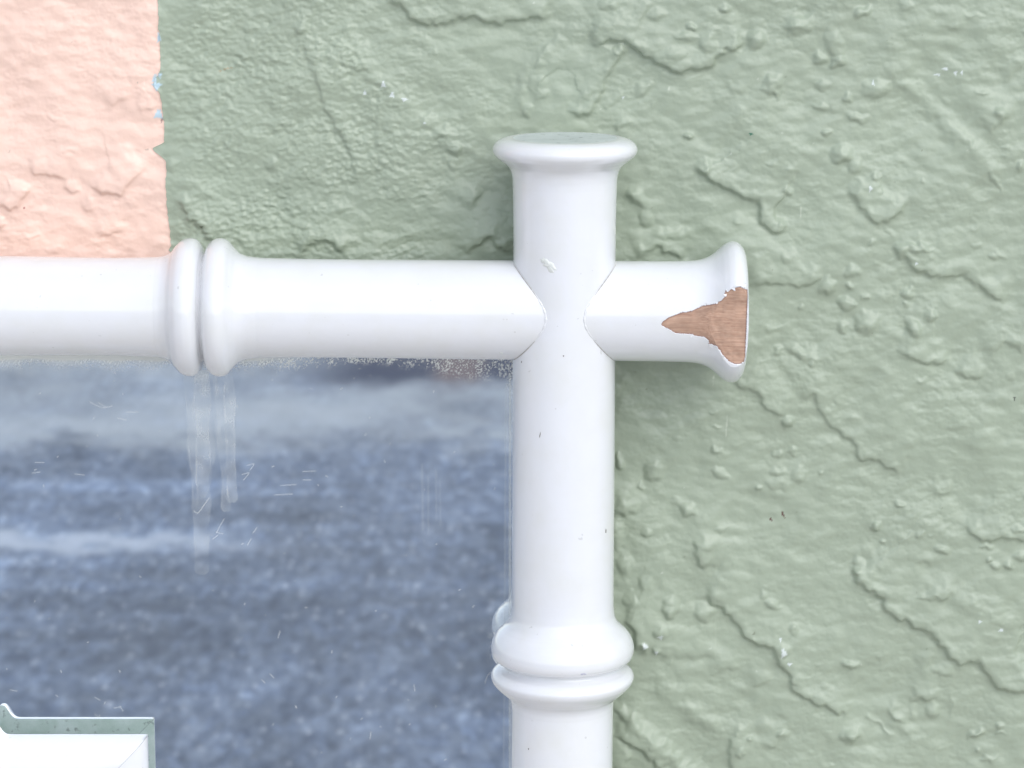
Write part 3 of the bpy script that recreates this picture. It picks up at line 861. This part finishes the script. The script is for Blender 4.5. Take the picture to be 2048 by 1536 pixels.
lathe_obj('collar', 'post', [(1324, 117), (1329, 118), (1332.5, 122), (1337, 132), (1343, 140), (1350, 143), (1359, 140.5), (1368, 133.5), (1376, 125), (1384, 115.5), (1392, 107), (1401, 103), (1414, 101.6)], post_b)

# seams of the crossing joint: thin dirt filled cracks
M_SEAM, N, L, b = new_mat('joint_dirt'); b.inputs['Base Color'].default_value = (0.42, 0.40, 0.36, 1); b.inputs['Roughness'].default_value = 0.8
fr, dr = AX['rail']; fp, dp = AX['post']
cx0 = fp(np.array(620.0))[0]; cz0 = fr(np.array(1127.0))[2]
def seam(sx, z0, z1, r, mat=None, name='joint_seam', sink=0.02):
    rv, rh = 102.7 * UNIT, 99.6 * UNIT
    zs = np.linspace(z0, z1, 60) * UNIT
    pts = []
    for k, z in enumerate(zs):
        dep = math.sqrt(max(rh * rh - z * z, 0)); xo = math.sqrt(max(rv * rv - (dep - 4 * UNIT) ** 2, 0))
        pts.append((cx0 + sx * xo, -dep - sink * UNIT, cz0 + z + sx * xo * dr[2]))
    pts = np.array(pts); V = []
    for k, p in enumerate(pts):
        t = pts[min(k + 1, 59)] - pts[max(k - 1, 0)]; t /= np.linalg.norm(t)
        a = np.cross(t, [0, 1, 0]); a /= np.linalg.norm(a); b_ = np.cross(t, a)
        rr = r * UNIT * math.sin(math.pi * (k + .5) / 60) ** 0.5 * (0.65 + 0.5 * abs(math.sin(k * 1.3 + z0)) * abs(math.sin(k * .37)))
        for q in range(6):
            V.append(p + rr * (a * math.cos(q * math.pi / 3) + b_ * math.sin(q * math.pi / 3)))
    mesh_obj(name, np.array(V), grid_faces(60, 6, wrap=True), mat or M_SEAM, post_a)
seam(-1, 36, 97, 0.8); seam(1, 44, 98, 1.0); seam(-1, -98, -45, 0.9); seam(1, -98, -42, 0.9)
for sx in (-1, 1): seam(sx, -56, 54, 3.2, M_WHITE, 'caulk_bead', -1.6)

# chips and blisters in the paint of the frame
def flake(kind, x, y, rx, ry, mat, parent, lift=0.35, ang=0, seed=0, dome=0.5, name='paint_chip', rad=None):
    f, d = AX[kind]
    R_ = (rad or (102.8 if kind == 'post' else RR)) 
    c = f(np.array(float(y if kind == 'post' else x))); sc = pxscale(c); R = R_ * sc
    rr = random.Random(seed)
    n = 22; rings = 5; V = []
    ay = math.radians(ang)
    jit = [rr.uniform(0.6, 1.25) for _ in range(n)]
    for k in range(rings + 1):
        for q in range(n):
            t = q / n * 2 * math.pi; w = k / rings * jit[q]
            u = rx * math.cos(t) * w; v = ry * math.sin(t) * w
            X = x + u * math.cos(ay) - v * math.sin(ay); Y = y + u * math.sin(ay) + v * math.cos(ay)
            h = (lift + dome * (1 - (k / rings) ** 2) * rr.uniform(0.6, 1.3)) if k < rings else -0.6
            # ray to cylinder
            dirn = unproj(X, Y, 0) - CAM; dirn /= np.linalg.norm(dirn)
            w0 = CAM - c; a_ = dirn - (dirn @ d) * d; b_ = w0 - (w0 @ d) * d
            Rh = R + h * UNIT
            A = a_ @ a_; B = 2 * a_ @ b_; C = b_ @ b_ - Rh * Rh
            D = B * B - 4 * A * C
            s = (-B - math.sqrt(max(D, 0))) / (2 * A)
            V.append(CAM + dirn * s)
    mesh_obj(name, np.array(V), grid_faces(rings + 1, n, wrap=True, flip=True), mat, parent)
M_CHIP, N, L, b = new_mat('primer_chip'); b.inputs['Base Color'].default_value = (0.50, 0.50, 0.60, 1); b.inputs['Roughness'].default_value = 0.6
M_DIRT, N, L, b = new_mat('dark_speck'); b.inputs['Base Color'].default_value = (0.22, 0.20, 0.18, 1); b.inputs['Roughness'].default_value = 0.8
flake('post', 1098, 532, 20, 9, M_WHITE_OLD, post_a, 0.2, 48, 3, 1.3, 'paint_blister')
flake('post', 1087, 522, 7, 5, M_WHITE_OLD, post_a, 0.1, 20, 8, 1.0, 'paint_blister')
flake('post', 1136, 410, 6, 3, M_WHITE_OLD, post_a, 0.1, 10, 5, 0.8, 'paint_blister')
flake('rail', 1002, 705.5, 5, 2, M_WHITE_OLD, rail_b, 0.2, 8, 5, 0.6, 'paint_blister')
flake('post', 1127, 712, 1.6, 2, M_DIRT, post_a, 0.15, 0, 9, 0.1)
flake('post', 1043, 724, 1.4, 2, M_DIRT, post_a, 0.15, 0, 4, 0.1)
flake('post', 1080, 870, 1.0, 6, M_DIRT, post_a, 0.10, 12, 14, 0.1)
flake('post', 1212, 1062, 0.9, 4, M_DIRT, post_a, 0.10, 0, 15, 0.1)
flake('post', 1057, 1498, 1.2, 2.2, M_DIRT, post_b, 0.15, 0, 6, 0.1, rad=101.5)
flake('post', 1165, 1345, 9, 5, M_CHIP, post_a, 0.0, 15, 21, 0.3, rad=140.5)

# ----------------------------------------------------------------- mirror glass, soiling and a painted reflection as a measured map
ms = 1.5
mx = np.arange(-60, 1128 + ms, ms); my = np.arange(622, 1640, ms)
MX, MY = np.meshgrid(mx, my)
D = np.zeros(MX.shape); ms_sh = MX.shape
fine = band_noise(ms_sh, ms, 5, 41); fine2 = band_noise(ms_sh, ms, 9, 42); med = low_noise(ms_sh, ms, 30, 43)
speck = np.clip((0.8 * fine + 0.9 * fine2 + 0.7 * low_noise(ms_sh, ms, 12, 44) - 0.35) / 1.1, 0, 1)
def edge_fall(y0, depth): return np.exp(-np.clip(MY - y0, 0, None) / depth)
# splashed paint and scale along the top edge, and a painted reflection at left
ytop = 712 + 0.0088 * MX
D += (0.10 + speck * 1.3) * edge_fall(ytop + 4, 13 - 9.5 * np.exp(-((MX - 735) / 120.0) ** 2)) * 0.95 * (0.45 + 0.55 * np.clip((MX - 380) / 200, 0, 1))
D += 1.1 * edge_fall(ytop + 2, 6) * np.clip((620 - MX) / 160, 0, 1)  # bright reflection of the rail underside, painted in as a pale strip
D += 0.45 * edge_fall(ytop, 20) * np.clip((600 - MX) / 200, 0, 1) * np.clip(0.6 + 0.5 * med, 0, 1)
D += speck * 1.1 * np.exp(-np.clip(ytop + 22 - MY, -40, 999) ** 2 * 0) * edge_fall(ytop + 10, 14) * np.clip((MX - 860) / 60, 0, 1)
# runs below the collars
def run(xc0, xc1, y1, w, a, edge=0.22, y0=740, seed=0, wob=1.5):
    t = np.clip((MY - y0) / (y1 - y0), 0, 1)
    r = np.random.default_rng(seed)
    ws = np.convolve(r.standard_normal(len(my) + 80), np.hanning(60) / 30, 'same')[:len(my)]
    xc = xc0 + (xc1 - xc0) * t + wob * ws[:, None]
    w = w * np.clip(1 + 0.22 * (ws - ws.mean()) / (ws.std() + 1e-6), 0.55, 1.5)[:, None] * (1 - 0.15 * t)
    u = np.abs(MX - xc) / w
    tip = np.clip((y1 - MY), -w, None)
    endr = np.where(tip < w, np.sqrt(np.clip(1 - ((w - tip) / w) ** 2, 0, 1)), 1.0)
    ins_ = (u < endr) & (MY > y0)
    fl = a * (0.85 + 0.2 * med + 0.15 * speck)
    line = edge * np.exp(-((u - endr) * w / 1.4) ** 2) * (endr > 0) * (MY > y0)
    gap_ = np.clip(0.95 + 0.35 * low_noise(ms_sh, ms, 26, 60 + seed), 0.35, 1.5)
    return gap_ * (1.25 * np.where(ins_, fl, 0) * (1 - 0.35 * t) + 0.6 * line * (1 - 0.3 * t))
D += run(376, 392, 1010, 8, 0.05, 0.20, seed=1) + run(404, 407, 995, 15, 0.16, 0.12, seed=2) + run(400, 404, 1150, 20, 0.07, 0.05, seed=6)
D += run(437, 452, 1024, 8, 0.10, 0.14, seed=3) + run(457, 464, 1006, 9, 0.17, 0.16, seed=4) + run(430, 437, 880, 5, 0.05, 0.12, seed=5)
# dry scratches
def scratch(pts, a=0.7, w=1.1):
    global D
    p = smooth_pts(pts)
    s = (slice(max(0, int((p[:, 1].min() - 8 - my[0]) / ms)), int((p[:, 1].max() + 8 - my[0]) / ms) + 1),
         slice(max(0, int((p[:, 0].min() - 8 - mx[0]) / ms)), int((p[:, 0].max() + 8 - mx[0]) / ms) + 1))
    if MX[s].size == 0: return
    d, *_ = poly_dist(p, MX[s], MY[s])
    D[s] += a * np.exp(-(d / w) ** 2)
SCR = [[(494,931),(508,928),(500,940)],[(484,949),(498,946),(487,960)],[(561,971),(592,969)],[(549,990),(585,988)],[(606,960),(622,960)],[(606,943),(631,942)],
 [(180,804),(200,814),(212,816)],[(196,805),(212,814),(224,812)],[(252,824),(276,824)],[(236,836),(252,840)],
 [(388,1022),(396,1026),(408,1010),(418,996)],[(448,1038),(440,1052),(434,1064)],[(436,1070),(426,1078)],[(432,1064),(446,1068)],[(514,1055),(506,1066)],[(502,1078),(495,1090)],
 [(844,930),(846,1060)],[(856,950),(857,1070)],[(872,940),(873,1040)],[(880,960),(881,1050)],[(560,1262),(556,1276)],[(540,1348),(548,1356)],[(828,1370),(830,1382)],
 [(742,1464),(740,1478)],[(524,1360),(530,1366)],[(190,1395),(200,1400)],[(208,1408),(211,1404)],[(240,1412),(246,1422)],[(228,1416),(240,1414)],[(112,1390),(116,1394)],
 [(970,1366),(976,1350),(986,1342)],[(190,1428),(196,1434),(200,1430)],[(20,1380),(34,1382)],[(70,925),(88,925)],[(64,946),(80,944)],[(150,948),(168,950)]]
for s in SCR:
    tall = len(s) == 2 and abs(s[0][1] - s[1][1]) > 60
    scratch(s, 0.07 if tall else 0.30, 2.2 if tall else 1.0)
rs = random.Random(3)
for k in range(130):
    x = rs.uniform(0, 1015); y = 735 + 800 * rs.random() ** 1.6; a = rs.uniform(0, math.tau); l = rs.uniform(0, 5)
    scratch([(x, y), (x + l * math.cos(a) + .1, y + l * math.sin(a))], rs.uniform(0.1, 0.42), rs.uniform(0.7, 1.2))
# stripe of old paint next to the post and round the lattice
exx = np.clip(1022 - MX, 0, None)
D += np.clip(1 - np.abs(MX - 1020) / 4, 0, 1) * 0.38 * (MY > 745)
D += (0.10 + 0.10 * speck) * np.clip(1 - exx / 16, 0, 1) * (MY > 745)
D += 0.16 * np.exp(-((MX - (1012 - (MY - 760) * 0.006)) / 1.3) ** 2) * (MY > 770)
D += 0.30 * speck * np.clip(1 - (1024 - MX) / 34, 0, 1) * np.exp(-np.clip(MY - 735, 0, None) / 40)
D += 0.28 * speck * np.exp(-((MX - 985) / 9) ** 2 - ((MY - 1285) / 50) ** 2)
D = np.clip(D, 0, 0.93)
extm = np.array([40, 200, 700, 1700.0])
mxx = np.concatenate([mx[0] - extm[::-1], mx]); myy = np.concatenate([my, my[-1] + extm * 1.5])
Dm = np.pad(D, ((0, 4), (4, 0))); 
Pm = unproj(*np.meshgrid(np.clip(mxx, -300, None), np.clip(myy, None, 2000)), Y_MIRROR)
gxm, gym = np.meshgrid(mxx, myy)
Pm[..., 0] += (gxm - np.clip(gxm, -300, None)) * UNIT; Pm[..., 2] -= (gym - np.clip(gym, None, 2000)) * UNIT
glass = mesh_obj('mirror_glass', Pm.reshape(-1, 3), grid_faces(len(myy), len(mxx), flip=True), M_MIRROR, mirror)
set_float(glass, 'dirt_and_glare', Dm.ravel())
tag(glass, 'dusty mirror glass with dried drips, reflecting blue grey asphalt')

# ----------------------------------------------------------------- inner lattice bar, bottom left, mitred corner standing off the glass
YB = Y_MIRROR - 51 * UNIT
cor = unproj(296, 1468.5, YB)
Wd = 200 * UNIT * 0.985
us = np.linspace(0, 1, 61)
us = 0.5 - 0.5 * np.cos(us * math.pi)
dep = 56 * UNIT * (1 - np.abs(2 * us - 1) ** 2.6) ** (1 / 2.6)
def bar(side):
    if side == 'rail':
        ts = np.concatenate([np.linspace(-0.5, -0.085, 12), np.linspace(-0.084, -0.05, 60)])     # x offset from the corner
    else:
        ts = np.linspace(-0.6, -0.05, 14)
    rowsF, rowsB = [], []
    for t in ts:
        if side == 'rail':
            pxx = (t + cor[0]) / UNIT + 1024
            c0 = cor[0] - (296 + 22) * UNIT
            g = math.exp(-abs((cor[0] + t - c0) / (17 * UNIT)) ** 2.4)
            s = 1 + 0.30 * g
            z = cor[2] - Wd / 2 + (0.5 - us) * Wd * s
            X = np.full_like(us, cor[0] + t); Z = z
        else:
            s = 1
            X = cor[0] - us * Wd; Z = np.full_like(us, cor[2] + t)
        rowsF.append(np.stack([X, YB - dep * s, Z], -1)); rowsB.append(np.stack([X, np.full_like(us, YB + 0.3 * UNIT), Z], -1))
    # run into the mitre
    gap = 0.35 * UNIT
    for w in (0.25, 0.5, 0.75, 0.97, 1.0):
        last = rowsF[len(ts) - 1]
        if side == 'rail': Xe = cor[0] - us * Wd - gap; Ze = cor[2] - us * Wd
        else: Xe = cor[0] - us * Wd + gap * 0; Ze = cor[2] - us * Wd - gap
        sh = 1.0 if w < 1 else 0.985
        X = last[:, 0] * (1 - w) + Xe * w; Z = last[:, 2] * (1 - w) + Ze * w
        rowsF.append(np.stack([X, YB - dep * sh, Z], -1)); rowsB.append(np.stack([X, np.full_like(us, YB + 0.3 * UNIT), Z], -1))
    A = np.array(rowsF); B = np.array(rowsB)[:, ::-1]
    G = np.concatenate([A, B], 1)
    n, m, _ = G.shape
    Vv = G.reshape(-1, 3)
    Ff = grid_faces(n, m, wrap=True, flip=(side == 'rail'))
    capf = [list(map(int, q)) for q in Ff] + [[(n - 1) * m + k for k in range(m)]]
    return Vv, capf
for side, nm, lb in (('rail', 'lattice_rail', 'horizontal white lattice bar with a mitred corner'), ('stile', 'lattice_stile', 'upright white lattice bar below the mitred corner')):
    Vv, Ff = bar(side)
    o = mesh_obj(nm, Vv, Ff, M_WHITE, mirror); tag(o, lb)
    o.data.materials.append(M_BACK)
    # weathered unpainted back
    mi = []
    for p in o.data.polygons:
        mi.append(1 if abs(p.center.y + mirror.location.y - YB - 0.3 * UNIT) < 0.1 * UNIT else 0)
    o.data.polygons.foreach_set('material_index', mi)
    try: o.data.set_sharp_from_angle(angle=math.radians(50))
    except Exception: pass
